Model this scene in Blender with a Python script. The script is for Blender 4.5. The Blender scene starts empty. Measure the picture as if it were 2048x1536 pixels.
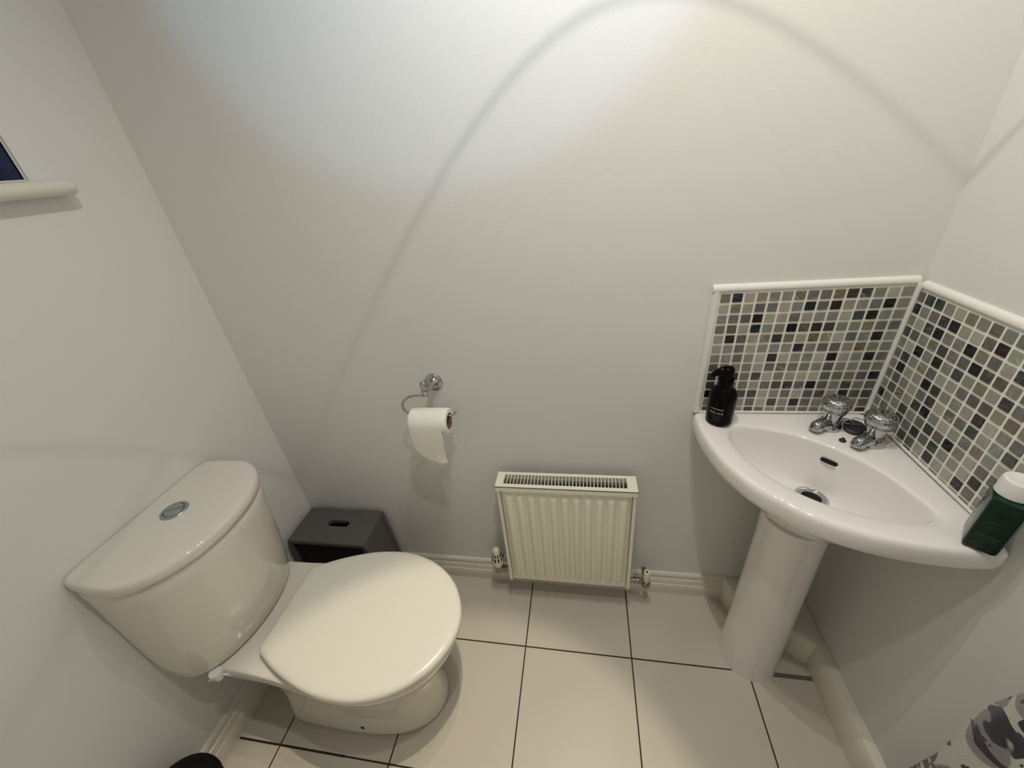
import bpy, bmesh, math, random
from mathutils import Vector, Matrix, Euler
import numpy as np
random.seed(7)
SC = bpy.context.scene
COL = SC.collection
PI = math.pi

# ---------------------------------------------------------------- camera
CAM_POS = Vector((1.0265, -0.9254, 1.4154))
YAW, PITCH, ROLL, FPX = -0.20773, -0.52406, -0.11058, 794.41
fw = Vector((math.sin(YAW)*math.cos(PITCH), math.cos(YAW)*math.cos(PITCH), math.sin(PITCH)))
r0 = Vector((math.cos(YAW), -math.sin(YAW), 0)); u0 = r0.cross(fw)
rr = math.cos(ROLL)*r0 + math.sin(ROLL)*u0
uu = -math.sin(ROLL)*r0 + math.cos(ROLL)*u0
cd = bpy.data.cameras.new('camera'); cam = bpy.data.objects.new('camera', cd); COL.objects.link(cam)
cd.sensor_width = 36; cd.lens = 36*FPX/2048; cd.clip_start = 0.01
cam.matrix_world = Matrix(((rr.x, uu.x, -fw.x, CAM_POS.x), (rr.y, uu.y, -fw.y, CAM_POS.y), (rr.z, uu.z, -fw.z, CAM_POS.z), (0, 0, 0, 1)))
SC.camera = cam

# ---------------------------------------------------------------- world (night outside) and exposure
w = bpy.data.worlds.new('night'); SC.world = w; w.use_nodes = True
w.node_tree.nodes['Background'].inputs[0].default_value = (0.008, 0.010, 0.03, 1)
w.node_tree.nodes['Background'].inputs[1].default_value = 0.25
vs = SC.view_settings
vs.view_transform = 'Standard'; vs.look = 'None'; vs.gamma = 1; vs.use_curve_mapping = False
vs.exposure = 0.0

# room: back wall y=0, left wall x=0, right wall x=W, floor z=0
W, DEPTH, H = 1.713, 1.45, 2.42

# ---------------------------------------------------------------- helpers
def mat(name, col, rough=0.5, metal=0.0, spec=0.5, bump=0.0, bscale=200, var=0.0, vscale=4, trans=0.0, coat=0.0, emit=None, estr=1, sss=0):
    m = bpy.data.materials.new(name); m.use_nodes = True
    nt = m.node_tree; b = nt.nodes['Principled BSDF']
    b.inputs['Base Color'].default_value = (*col, 1); b.inputs['Roughness'].default_value = rough
    b.inputs['Metallic'].default_value = metal; b.inputs['Specular IOR Level'].default_value = spec
    b.inputs['Transmission Weight'].default_value = trans; b.inputs['Coat Weight'].default_value = coat
    if sss: b.inputs['Subsurface Weight'].default_value = sss; b.inputs['Subsurface Radius'].default_value = (.01, .01, .01)
    if emit: b.inputs['Emission Color'].default_value = (*emit, 1); b.inputs['Emission Strength'].default_value = estr
    tc = nt.nodes.new('ShaderNodeTexCoord')
    if bump:
        n = nt.nodes.new('ShaderNodeTexNoise'); n.inputs['Scale'].default_value = bscale; n.inputs['Detail'].default_value = 4
        bp = nt.nodes.new('ShaderNodeBump'); bp.inputs['Strength'].default_value = bump; bp.inputs['Distance'].default_value = 0.001
        nt.links.new(tc.outputs['Object'], n.inputs['Vector']); nt.links.new(n.outputs['Fac'], bp.inputs['Height'])
        nt.links.new(bp.outputs['Normal'], b.inputs['Normal'])
    if var:
        n2 = nt.nodes.new('ShaderNodeTexNoise'); n2.inputs['Scale'].default_value = vscale; n2.inputs['Detail'].default_value = 3
        mx = nt.nodes.new('ShaderNodeMix'); mx.data_type = 'RGBA'
        mx.inputs[6].default_value = (*[c*(1-var) for c in col], 1); mx.inputs[7].default_value = (*[min(1, c*(1+var)) for c in col], 1)
        nt.links.new(tc.outputs['Object'], n2.inputs['Vector']); nt.links.new(n2.outputs['Fac'], mx.inputs[0])
        nt.links.new(mx.outputs[2], b.inputs['Base Color'])
    return m

def empty(name, loc, label, cat, group=None):
    o = bpy.data.objects.new(name, None); COL.objects.link(o); o.location = loc; o.empty_display_size = .05
    o['label'] = label; o['category'] = cat
    if group: o['group'] = group
    return o

def org(o):
    v = Vector(o.location)
    while o.parent: o = o.parent; v += Vector(o.location)
    return v

def obj(name, bm, m, parent=None, smooth=True, label=None, cat=None, kind=None, angle=40, subsurf=0, bevel=0, loc=None):
    """links a bmesh modelled in room coordinates as ONE object (its origin moved to the parent's or to loc)"""
    bmesh.ops.recalc_face_normals(bm, faces=bm.faces[:])
    me = bpy.data.meshes.new(name)
    shift = org(parent) if parent else (Vector(loc) if loc else Vector((0, 0, 0)))
    bmesh.ops.translate(bm, verts=bm.verts[:], vec=-shift)
    bm.to_mesh(me); bm.free()
    o = bpy.data.objects.new(name, me); COL.objects.link(o)
    if parent: o.parent = parent
    else: o.location = shift
    for mm in (m if isinstance(m, (list, tuple)) else [m]): me.materials.append(mm)
    if smooth:
        me.polygons.foreach_set('use_smooth', [True]*len(me.polygons))
        if not subsurf and angle < 180:
            me.set_sharp_from_angle(angle=math.radians(angle))
    if bevel:
        b = o.modifiers.new('bevel', 'BEVEL'); b.width = bevel; b.segments = 3; b.limit_method = 'ANGLE'; b.angle_limit = math.radians(35)
    if subsurf:
        s = o.modifiers.new('sub', 'SUBSURF'); s.levels = subsurf; s.render_levels = subsurf
    if label: o['label'] = label
    if cat: o['category'] = cat
    if kind: o['kind'] = kind
    return o

def NB(): return bmesh.new()

def box(bm, x0, x1, y0, y1, z0, z1):
    vs_ = [bm.verts.new((x, y, z)) for x in (x0, x1) for y in (y0, y1) for z in (z0, z1)]
    for f in ((0, 1, 3, 2), (4, 6, 7, 5), (0, 4, 5, 1), (2, 3, 7, 6), (0, 2, 6, 4), (1, 5, 7, 3)):
        bm.faces.new([vs_[i] for i in f])

def basis(d):
    d = Vector(d).normalized()
    a = Vector((0, 0, 1)) if abs(d.z) < .9 else Vector((1, 0, 0))
    u = d.cross(a).normalized(); return u, d.cross(u).normalized(), d

def lathe(bm, base, axis, prof, n=32, caps=True):
    """prof: list of (distance along axis, radius)"""
    u, v, d = basis(axis); base = Vector(base); rings = []
    for h, r in prof:
        c = base + d*h
        if r < 1e-6: rings.append([bm.verts.new(c)])
        else: rings.append([bm.verts.new(c + (u*math.cos(2*PI*k/n) + v*math.sin(2*PI*k/n))*r) for k in range(n)])
    skin(bm, rings, caps)

def skin(bm, rings, caps=True):
    for a, b in zip(rings, rings[1:]):
        if len(a) == 1 and len(b) == 1: continue
        if len(a) == 1:
            for k in range(len(b)): bm.faces.new((a[0], b[k], b[(k+1) % len(b)]))
        elif len(b) == 1:
            for k in range(len(a)): bm.faces.new((a[k], a[(k+1) % len(a)], b[0]))
        else:
            n = len(a)
            for k in range(n): bm.faces.new((a[k], a[(k+1) % n], b[(k+1) % n], b[k]))
    if caps:
        for r in (rings[0], rings[-1]):
            if len(r) > 2: bm.faces.new(r)

def catmull(pts, n):
    """resample an open polyline smoothly, n points per span"""
    P = [Vector(p) for p in pts]; P = [P[0]*2-P[1]] + P + [P[-1]*2-P[-2]]; out = []
    for i in range(1, len(P)-2):
        for k in range(n):
            t = k/n; a, b, c, d = P[i-1:i+3]
            out.append(.5*((2*b) + (c-a)*t + (2*a-5*b+4*c-d)*t*t + (3*b-a-3*c+d)*t**3))
    out.append(P[-2].copy()); return out

def even(pts, n, closed=False):
    P = [Vector(p) for p in pts]
    if closed: P = P + [P[0].copy()]
    L = [0]
    for a, b in zip(P, P[1:]): L.append(L[-1] + (b-a).length)
    out = []; m = n if closed else n-1; j = 0
    for k in range(n):
        s = L[-1]*k/m
        while j < len(L)-2 and L[j+1] < s: j += 1
        d = L[j+1]-L[j]; out.append(P[j].lerp(P[j+1], 0 if d < 1e-9 else min(1, (s-L[j])/d)))
    return out

def tube(bm, pts, r, n=12, caps=True, closed=False):
    P = [Vector(p) for p in pts]; rings = []; u = None; N = len(P)
    for i, p in enumerate(P):
        a = P[(i-1) % N] if closed else P[max(i-1, 0)]; b = P[(i+1) % N] if closed else P[min(i+1, N-1)]
        d = (b-a).normalized()
        if u is None: u = basis(d)[0]
        u = (u - d*u.dot(d)).normalized(); v = d.cross(u)
        rad = r(i/(N-1)) if callable(r) else r
        rings.append([bm.verts.new(p + (u*math.cos(2*PI*k/n) + v*math.sin(2*PI*k/n))*rad) for k in range(n)])
    if closed: rings.append(rings[0])
    skin(bm, rings, caps and not closed)

def sphere(bm, c, r, n=20, sc=(1, 1, 1)):
    bmesh.ops.create_uvsphere(bm, u_segments=n, v_segments=n//2+2, radius=r, matrix=Matrix.Translation(c) @ Matrix.Diagonal((*sc, 1)))

def ring_loop(bm, loops, caps=(True, True)):
    rings = [[bm.verts.new(p) for p in L] for L in loops]
    skin(bm, rings, False)
    if caps[0]: bm.faces.new(rings[0])
    if caps[1]: bm.faces.new(rings[-1])
    return rings

def inset_loop(pts, d):
    """move a closed 2-d loop inward by d (counter-clockwise or clockwise both work)"""
    n = len(pts); A = sum(pts[i][0]*pts[(i+1) % n][1]-pts[(i+1) % n][0]*pts[i][1] for i in range(n)); s = 1 if A > 0 else -1
    out = []
    for i in range(n):
        a = Vector(pts[i-1][:2]); b = Vector(pts[(i+1) % n][:2]); t = (b-a)
        if t.length < 1e-9: out.append(Vector(pts[i][:2])); continue
        t.normalize(); out.append(Vector(pts[i][:2]) + Vector((-t.y, t.x))*s*d)
    return out

# ---------------------------------------------------------------- materials
M_wall = mat('wall_paint', (0.77, 0.765, 0.74), rough=0.42, spec=0.35, bump=0.25, bscale=260)
M_ceil = mat('ceiling_paint', (0.82, 0.81, 0.78), rough=0.8)
M_gloss = mat('skirting_gloss', (0.80, 0.76, 0.66), rough=0.28, var=.02)
M_porc = mat('white_porcelain', (0.74, 0.705, 0.635), rough=0.07, coat=.3, var=.01)
M_basin = mat('basin_porcelain', (0.88, 0.85, 0.82), rough=0.09, coat=.3, var=.01)
M_seat = mat('white_seat_plastic', (0.76, 0.735, 0.655), rough=0.22, var=.01)
M_rad = mat('radiator_enamel', (0.90, 0.875, 0.73), rough=0.33, var=.02)
M_cream = mat('cream_plastic', (0.84, 0.80, 0.66), rough=0.35, var=.01)
M_chrome = mat('chrome', (0.50, 0.51, 0.52), rough=0.10, metal=1, var=.03, vscale=30)
M_valve = mat('worn_valve_metal', (0.33, 0.31, 0.28), rough=0.22, metal=1, var=.1, vscale=60)
M_satin = mat('satin_chrome', (0.42, 0.46, 0.50), rough=0.22, metal=1, var=.03, vscale=60)
M_black = mat('black_plastic', (0.003, 0.003, 0.003), rough=0.16, spec=.08, var=.2)
M_hole = mat('dark_void', (0.003, 0.003, 0.004), rough=0.9, var=.2)
M_stool = mat('grey_plastic', (0.095, 0.09, 0.085), rough=0.5, bump=.15, bscale=500, var=.04)
M_trim = mat('white_tile_trim', (0.84, 0.81, 0.75), rough=0.25, var=.01)
M_grout = mat('mosaic_grout', (0.86, 0.85, 0.76), rough=0.8, bump=.3, bscale=400, var=.04, vscale=30)
M_seal = mat('white_sealant', (0.78, 0.77, 0.72), rough=0.45, var=.03, vscale=20)
M_sealant_dirty = mat('brown_hole', (0.03, 0.015, 0.006), rough=.6, var=.2)
M_paper = mat('toilet_paper', (0.90, 0.88, 0.82), rough=0.95, bump=.9, bscale=420, var=.02, sss=.1)
M_card = mat('cardboard_core', (0.20, 0.15, 0.085), rough=0.9, var=.1, vscale=40)
M_green = mat('dark_green_plastic', (0.002, 0.022, 0.012), rough=0.12, spec=.3, var=.15, vscale=20)
M_cap = mat('white_cap', (0.80, 0.78, 0.76), rough=0.3, var=.01)
M_label = mat('label_print', (0.55, 0.53, 0.48), rough=.6, var=.05)
M_label_dim = mat('dim_label_print', (0.10, 0.11, 0.10), rough=.6, var=.05)
M_label_green = mat('green_label_print', (0.05, 0.13, 0.09), rough=.5, var=.05)
M_label_dark = mat('dark_label_print', (0.002, 0.004, 0.003), rough=.5, var=.05)
M_bin = mat('black_bin', (0.004, 0.004, 0.004), rough=0.75, spec=.2, bump=.4, bscale=600, var=.1)
M_frame = mat('white_window_frame', (0.80, 0.79, 0.76), rough=0.3, var=.01)
M_glass = mat('window_glass', (0.35, 0.4, 0.6), rough=0.02, spec=.12, trans=1.0, var=.005)
M_glass.node_tree.nodes['Principled BSDF'].inputs['IOR'].default_value = 1.08
M_bulb = mat('lamp_lens', (1, .95, .85), rough=.4, emit=(1, .88, .70), estr=14, var=.01)
M_doorm = mat('door_paint', (0.80, 0.78, 0.73), rough=.35, var=.01)
M_rubber = mat('rubber', (0.02, 0.02, 0.022), rough=.5, var=.1)

# floor tiles: square ceramic tiles with dark grout, laid from the measured joint crossing
TS, TX, TY = 0.3392, 0.1527, -0.2443
M_floor = bpy.data.materials.new('floor_tiles'); M_floor.use_nodes = True
def floor_nodes():
    nt = M_floor.node_tree; N = nt.nodes; L = nt.links; b = N['Principled BSDF']
    geo = N.new('ShaderNodeNewGeometry'); sep = N.new('ShaderNodeSeparateXYZ'); L.new(geo.outputs['Position'], sep.inputs[0])
    def m(op, a, b_=None, c=None):
        n = N.new('ShaderNodeMath'); n.operation = op
        for i, v in enumerate((a, b_, c)):
            if v is None: continue
            if isinstance(v, (int, float)): n.inputs[i].default_value = v
            else: L.new(v, n.inputs[i])
        return n.outputs[0]
    def dist(co, off):      # distance to the nearest joint
        f = m('FRACT', m('ADD', m('DIVIDE', m('SUBTRACT', co, off), TS), 20.5))
        return m('MULTIPLY', m('ABSOLUTE', m('SUBTRACT', f, 0.5)), TS)
    dx = dist(sep.outputs[0], TX); dy = dist(sep.outputs[1], TY)
    # joint is wider where cut pieces meet the right wall and the left wall
    wide = m('MULTIPLY', m('GREATER_THAN', sep.outputs[0], 1.565), 0.0042)
    wide2 = m('MULTIPLY', m('LESS_THAN', sep.outputs[0], 0.36), 0.0008)
    hw = m('ADD', m('ADD', 0.0021, wide), wide2)
    jx = m('LESS_THAN', dx, 0.0020); jy = m('LESS_THAN', dy, hw)
    j = m('MAXIMUM', jx, jy)
    ng = N.new('ShaderNodeTexNoise'); ng.inputs['Scale'].default_value = 3.5; ng.inputs['Detail'].default_value = 5; L.new(geo.outputs['Position'], ng.inputs['Vector'])
    ns = N.new('ShaderNodeTexNoise'); ns.inputs['Scale'].default_value = 120; L.new(geo.outputs['Position'], ns.inputs['Vector'])
    mx = N.new('ShaderNodeMix'); mx.data_type = 'RGBA'; mx.inputs[6].default_value = (0.60, 0.555, 0.475, 1); mx.inputs[7].default_value = (0.66, 0.615, 0.535, 1)
    L.new(ng.outputs['Fac'], mx.inputs[0])
    gc = N.new('ShaderNodeMix'); gc.data_type = 'RGBA'; gc.inputs[6].default_value = (0.028, 0.017, 0.008, 1); gc.inputs[7].default_value = (0.16, 0.14, 0.12, 1)
    L.new(m('GREATER_THAN', sep.outputs[0], 1.565), gc.inputs[0])
    mg = N.new('ShaderNodeMix'); mg.data_type = 'RGBA'; L.new(mx.outputs[2], mg.inputs[6]); L.new(gc.outputs[2], mg.inputs[7])
    L.new(j, mg.inputs[0]); L.new(mg.outputs[2], b.inputs['Base Color'])
    L.new(m('ADD', m('MULTIPLY', j, .5), m('ADD', .24, m('MULTIPLY', ns.outputs['Fac'], .03))), b.inputs['Roughness'])
    bp = N.new('ShaderNodeBump'); bp.inputs['Strength'].default_value = .6; bp.inputs['Distance'].default_value = .002
    L.new(m('SUBTRACT', 1.0, j), bp.inputs['Height']); L.new(bp.outputs['Normal'], b.inputs['Normal'])
floor_nodes()

# glass mosaic: every tile's colour is the tile's own; streaks are procedural
M_mos = bpy.data.materials.new('glass_mosaic'); M_mos.use_nodes = True
def mosaic_nodes():
    nt = M_mos.node_tree; N = nt.nodes; L = nt.links; b = N['Principled BSDF']
    at = N.new('ShaderNodeAttribute'); at.attribute_name = 'tile_colour'
    sd = N.new('ShaderNodeAttribute'); sd.attribute_name = 'tile_seed'
    geo = N.new('ShaderNodeNewGeometry')
    sub = N.new('ShaderNodeVectorMath'); sub.operation = 'ADD'; sc = N.new('ShaderNodeVectorMath'); sc.operation = 'SCALE'; sc.inputs['Scale'].default_value = 7
    L.new(sd.outputs['Color'], sc.inputs[0]); L.new(geo.outputs['Position'], sub.inputs[0]); L.new(sc.outputs[0], sub.inputs[1])
    rot = N.new('ShaderNodeVectorRotate'); rot.rotation_type = 'EULER_XYZ'
    sc2 = N.new('ShaderNodeVectorMath'); sc2.operation = 'SCALE'; sc2.inputs['Scale'].default_value = 3.1
    L.new(sd.outputs['Color'], sc2.inputs[0]); L.new(sub.outputs[0], rot.inputs['Vector']); L.new(sc2.outputs[0], rot.inputs['Rotation'])
    mp = N.new('ShaderNodeMapping'); mp.inputs['Scale'].default_value = (260, 30, 30); L.new(rot.outputs[0], mp.inputs['Vector'])
    nz = N.new('ShaderNodeTexNoise'); nz.inputs['Scale'].default_value = 1; nz.inputs['Detail'].default_value = 3; nz.inputs['Distortion'].default_value = 1.2
    L.new(mp.outputs[0], nz.inputs['Vector'])
    rp = N.new('ShaderNodeValToRGB'); rp.color_ramp.elements[0].position = .5; rp.color_ramp.elements[1].position = .78; L.new(nz.outputs['Fac'], rp.inputs[0])
    mu = N.new('ShaderNodeMath'); mu.operation = 'MULTIPLY'; L.new(rp.outputs[0], mu.inputs[0]); L.new(at.outputs['Alpha'], mu.inputs[1])
    mx = N.new('ShaderNodeMix'); mx.data_type = 'RGBA'; L.new(at.outputs['Color'], mx.inputs[6]); mx.inputs[7].default_value = (.62, .59, .53, 1)
    L.new(mu.outputs[0], mx.inputs[0]); L.new(mx.outputs[2], b.inputs['Base Color'])
    b.inputs['Roughness'].default_value = .12
mosaic_nodes()

# printed towel: cream ground, grey-mauve patches, near-black purple swirls
M_towel = bpy.data.materials.new('printed_towel'); M_towel.use_nodes = True
def towel_nodes():
    nt = M_towel.node_tree; N = nt.nodes; L = nt.links; b = N['Principled BSDF']; b.inputs['Roughness'].default_value = .95
    b.inputs['Sheen Weight'].default_value = .3
    tc = N.new('ShaderNodeTexCoord')
    def warp(scale, amt, off):
        n = N.new('ShaderNodeTexNoise'); n.inputs['Scale'].default_value = scale; n.inputs['Detail'].default_value = 1
        mp = N.new('ShaderNodeMapping'); mp.inputs['Location'].default_value = off
        L.new(tc.outputs['UV'], mp.inputs[0]); L.new(mp.outputs[0], n.inputs['Vector'])
        s = N.new('ShaderNodeVectorMath'); s.operation = 'SCALE'; s.inputs['Scale'].default_value = amt; L.new(n.outputs['Color'], s.inputs[0])
        a = N.new('ShaderNodeVectorMath'); a.operation = 'ADD'; L.new(mp.outputs[0], a.inputs[0]); L.new(s.outputs[0], a.inputs[1])
        return a.outputs[0]
    def cell(scale, amt, off, lo, hi):
        v = N.new('ShaderNodeTexVoronoi'); v.inputs['Scale'].default_value = scale; v.feature = 'F1'
        L.new(warp(scale*.7, amt, off), v.inputs['Vector'])
        r = N.new('ShaderNodeValToRGB'); r.color_ramp.elements[0].position = lo; r.color_ramp.elements[0].color = (1, 1, 1, 1)
        r.color_ramp.elements[1].position = hi; r.color_ramp.elements[1].color = (0, 0, 0, 1); L.new(v.outputs['Distance'], r.inputs[0])
        return r.outputs[0]
    g = cell(11, .24, (3.1, .4, 0), .46, .49); d = cell(19, .20, (0, 0, 0), .42, .45); p = cell(36, .10, (7.7, 2, 0), .26, .30)
    m1 = N.new('ShaderNodeMix'); m1.data_type = 'RGBA'; m1.inputs[6].default_value = (.55, .55, .49, 1); m1.inputs[7].default_value = (.25, .22, .225, 1); L.new(g, m1.inputs[0])
    m2 = N.new('ShaderNodeMix'); m2.data_type = 'RGBA'; L.new(m1.outputs[2], m2.inputs[6]); m2.inputs[7].default_value = (.012, .012, .022, 1); L.new(d, m2.inputs[0])
    m3 = N.new('ShaderNodeMix'); m3.data_type = 'RGBA'; L.new(m2.outputs[2], m3.inputs[6]); m3.inputs[7].default_value = (.045, .022, .045, 1); L.new(p, m3.inputs[0])
    L.new(m3.outputs[2], b.inputs['Base Color'])
    n = N.new('ShaderNodeTexNoise'); n.inputs['Scale'].default_value = 500; L.new(tc.outputs['Object'], n.inputs['Vector'])
    bp = N.new('ShaderNodeBump'); bp.inputs['Strength'].default_value = .8; bp.inputs['Distance'].default_value = .002
    L.new(n.outputs['Fac'], bp.inputs['Height']); L.new(bp.outputs['Normal'], b.inputs['Normal'])
towel_nodes()

# ---------------------------------------------------------------- ceiling fitting (out of frame, lights the room)
def spot(name, loc, target, power, angle, blend, col, size, parent):
    l = bpy.data.lights.new(name, 'SPOT'); l.energy = power; l.color = col; l.spot_size = math.radians(angle); l.spot_blend = blend; l.shadow_soft_size = size
    o = bpy.data.objects.new(name, l); COL.objects.link(o); o.parent = parent; o.location = Vector(loc) - org(parent)
    d = Vector(target)-Vector(loc); o.rotation_euler = d.to_track_quat('-Z', 'Y').to_euler(); return o

FX = Vector((1.04, -0.52, 2.30))
def ceiling_fitting():
    t = empty('ceiling_light', (FX.x, FX.y, H), 'chrome ceiling bar with five small spot heads, one an added fill, above the room', 'light')
    bm = NB(); box(bm, FX.x-.03, FX.x+.03, -.86, -.24, H-.022, H); obj('ceiling_bar', bm, M_chrome, t, smooth=False, bevel=.004)
    RP = Vector((1.03, -.30, 2.30)); RAX = Vector((.095, -.396, -1)).normalized()
    heads = [('main_lamp', (1.06, -.42, 2.29), (1.32, -.25, .8), P_MAIN, 125, 1.0, C_MAIN, .02),
             ('ring_lamp', RP, RP+RAX, P_RING, 136, 1.0, C_MAIN, .0007),
             ('floor_lamp', (1.06, -.53, 2.32), (.715, -.835, 0), P_FLOOR, 36, .30, C_FLOOR, .010),
             ('wall_lamp', (1.0, -.80, 2.32), (.85, 0, 2.10), P_WALL, 71, .15, C_WALL, .02),
             ('rear_fill_lamp', (1.12, -.71, 2.31), (1.12, -.73, 0), P_REAR_FILL, 168, .6, C_MAIN, .02)]  # added fill head, put in to lift the walls
    for nm, p, q, pw, an, bl, co, sz in heads:
        p = Vector(p); d = (Vector(q)-p).normalized(); s_ = p - d*.035
        bm = NB(); lathe(bm, s_, d, [(0, .001), (0, .016), (.02, .022), (.031, .027), (.031, .024), (.016, .02), (.016, .001)], 28)
        tube(bm, [Vector((s_.x, s_.y, H-.02)), s_+d*.004], .004)
        obj('spot_head', bm, M_chrome, t)
        spot(nm, p, (1.16, -.03, 1.25) if nm == 'ring_lamp' else q, pw, an, bl, co, sz, t)
    # thin ring added below the second lamp to cast the dark wall stripes
    u, v, d = basis(RAX); hh = .075
    bm = NB(); tube(bm, [RP+d*hh+(u*math.cos(a)+v*math.sin(a))*hh*1.01 for a in [2*PI*k/72 for k in range(96)]], .00055, 8, closed=True)
    obj('stripe_shadow_ring', bm, M_chrome, t)
P_MAIN, P_RING, P_FLOOR, P_WALL, P_REAR_FILL = 11, 15, 56, 12.5, 18
C_MAIN, C_FLOOR, C_WALL = (1, .95, .86), (1, .86, .64), (.33, .62, 1)
ceiling_fitting()

# ---------------------------------------------------------------- room shell
def shell():
    bm = NB(); box(bm, -.15, W+.1, -DEPTH-.1, .1, -.1, 0); obj('floor', bm, M_floor, smooth=False, kind='structure')
    bm = NB(); box(bm, -.15, W+.1, -DEPTH-.1, .1, H, H+.1); obj('ceiling', bm, M_ceil, smooth=False, kind='structure')
    bm = NB(); box(bm, -.15, W+.1, 0, .1, 0, H); obj('wall_back', bm, M_wall, smooth=False, kind='structure')
    bm = NB(); box(bm, W, W+.1, -DEPTH-.1, 0, 0, H); obj('wall_right', bm, M_wall, smooth=False, kind='structure')
    # left wall round the window opening
    wy0, wy1, wz0, wz1 = -.86, WIN_Y, WIN_Z, 2.08
    bm = NB(); box(bm, -.15, 0, -DEPTH-.1, wy0, 0, H); box(bm, -.15, 0, wy1, 0, 0, H)
    box(bm, -.15, 0, wy0, wy1, 0, wz0); box(bm, -.15, 0, wy0, wy1, wz1, H)
    bmesh.ops.remove_doubles(bm, verts=bm.verts[:], dist=1e-5)
    obj('wall_left', bm, M_wall, smooth=False, kind='structure')
    # front wall with the doorway behind the photographer
    bm = NB(); box(bm, 0, .5, -DEPTH-.1, -DEPTH, 0, H); box(bm, 1.28, W, -DEPTH-.1, -DEPTH, 0, H); box(bm, .5, 1.28, -DEPTH-.1, -DEPTH, 2.04, H)
    obj('wall_front', bm, M_wall, smooth=False, kind='structure')
    bm = NB(); box(bm, .5, 1.28, -DEPTH-.075, -DEPTH-.03, 0.005, 2.04)
    d = obj('door_1', bm, M_doorm, smooth=False, kind='structure', bevel=.002)
    bm = NB(); lathe(bm, (1.20, -DEPTH-.03, 1.0), (0, 1, 0), [(0, .025), (.006, .025), (.006, .009), (.04, .009), (.04, .001)], 24)
    tube(bm, [(1.20, -DEPTH+.008, 1.0), (1.08, -DEPTH+.008, 1.0)], .008); obj('door_handle', bm, M_chrome, d)
WIN_Y, WIN_Z = -.2335, 1.430
shell()

# window: white frame, night glass, sill board
def window():
    wy0, wy1, wz0, wz1 = -.86, WIN_Y, WIN_Z, 2.08
    bm = NB(); x0, x1 = -.055, -.004; fr = .0025
    box(bm, x0, x1, wy0, wy0+fr, wz0, wz1); box(bm, x0, x1, wy1-fr, wy1, wz0, wz1); box(bm, x0, x1, wy0+fr, wy1-fr, wz1-fr, wz1); box(bm, x0, x1, wy0+fr, wy1-fr, wz0, wz0+.030)
    f = obj('window_1', bm, M_frame, smooth=False, kind='structure', bevel=.003)
    bm = NB(); box(bm, -.010, -.006, wy0+fr, wy1-fr, wz0+.030, wz1-fr); obj('pane', bm, M_glass, f, smooth=False)
    # bull-nosed sill with a horn past the opening
    prof = [(-.003, 1.4285), (-.003, 1.456), (.030, 1.456), (.038, 1.4535), (.043, 1.4475), (.044, 1.4415), (.042, 1.4345), (.036, 1.4295), (.028, 1.427)]
    bm = NB(); loops = []
    for y, s in ((-.90, 1), (-.196, 1), (-.190, .93), (-.187, .8)):
        loops.append([(px if px <= 0 else px*s, y, 1.4415+(pz-1.4415)*(.5+.5*s)) for px, pz in prof])
    ring_loop(bm, loops); obj('window_sill', bm, M_gloss, f, angle=60)
window()

# skirting boards with moulded profile: (out from wall, height)
SK = [(0, 0), (.016, 0), (.016, .020), (.0165, .022), (.0165, .047), (.0150, .052), (.0125, .053), (.0125, .070), (.0105, .076), (.0075, .078), (.0075, .083), (.0095, .088), (.0095, .096), (.006, .103), (0, .105)]
SKP = [(0, 0), (.031, 0), (.032, .004), (.0315, .050), (.030, .075), (.027, .090), (.021, .099), (.010, .104), (0, .105)]
def skirting(name, a, b, nrm, th=1.0, SK=SK):
    bm = NB(); a = Vector(a); b = Vector(b); n = Vector(nrm)
    ring_loop(bm, [[p + n*o*th + Vector((0, 0, z)) for o, z in SK] for p in (a, b)])
    obj(name, bm, M_gloss, kind='structure', angle=25)
skirting('baseboard_back', (0.0005, -.0003, 0), (1.50, -.0003, 0), (0, -1, 0))
skirting('baseboard_left', (.0003, -.018, 0), (.0003, -DEPTH, 0), (1, 0, 0))
skirting('baseboard_right', (W-.0003, -.19, 0), (W-.0003, -DEPTH, 0), (-1, 0, 0), 1.0, SKP)

# sloping pipe boxing in the corner behind the pedestal
def corner_box():
    front = [(1.488, -.001), (1.494, -.028), (1.503, -.058), (1.516, -.080), (1.60, -.142), (1.655, -.186), (1.674, -.200), (1.690, -.206), (W-.001, -.207)]
    pts = [p for p in catmull([(x, y, 0) for x, y in front], 4)]
    loops = []
    for z, ins in ((0.0, 0), (.082, 0), (.092, .004), (.098, .012), (.100, .024)):
        L = []
        for p in pts:
            c = Vector((W, 0, 0)); d = (c-p); q = p + d.normalized()*min(ins, d.length); q.x = min(q.x, W-.001); q.y = min(q.y, -.001); L.append(Vector((q.x, q.y, z)))
        L.append(Vector((W-.001, -.001, z))); loops.append(L)
    bm = NB(); ring_loop(bm, loops); obj('trim_1', bm, M_gloss, kind='structure', angle=50)
corner_box()

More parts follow.
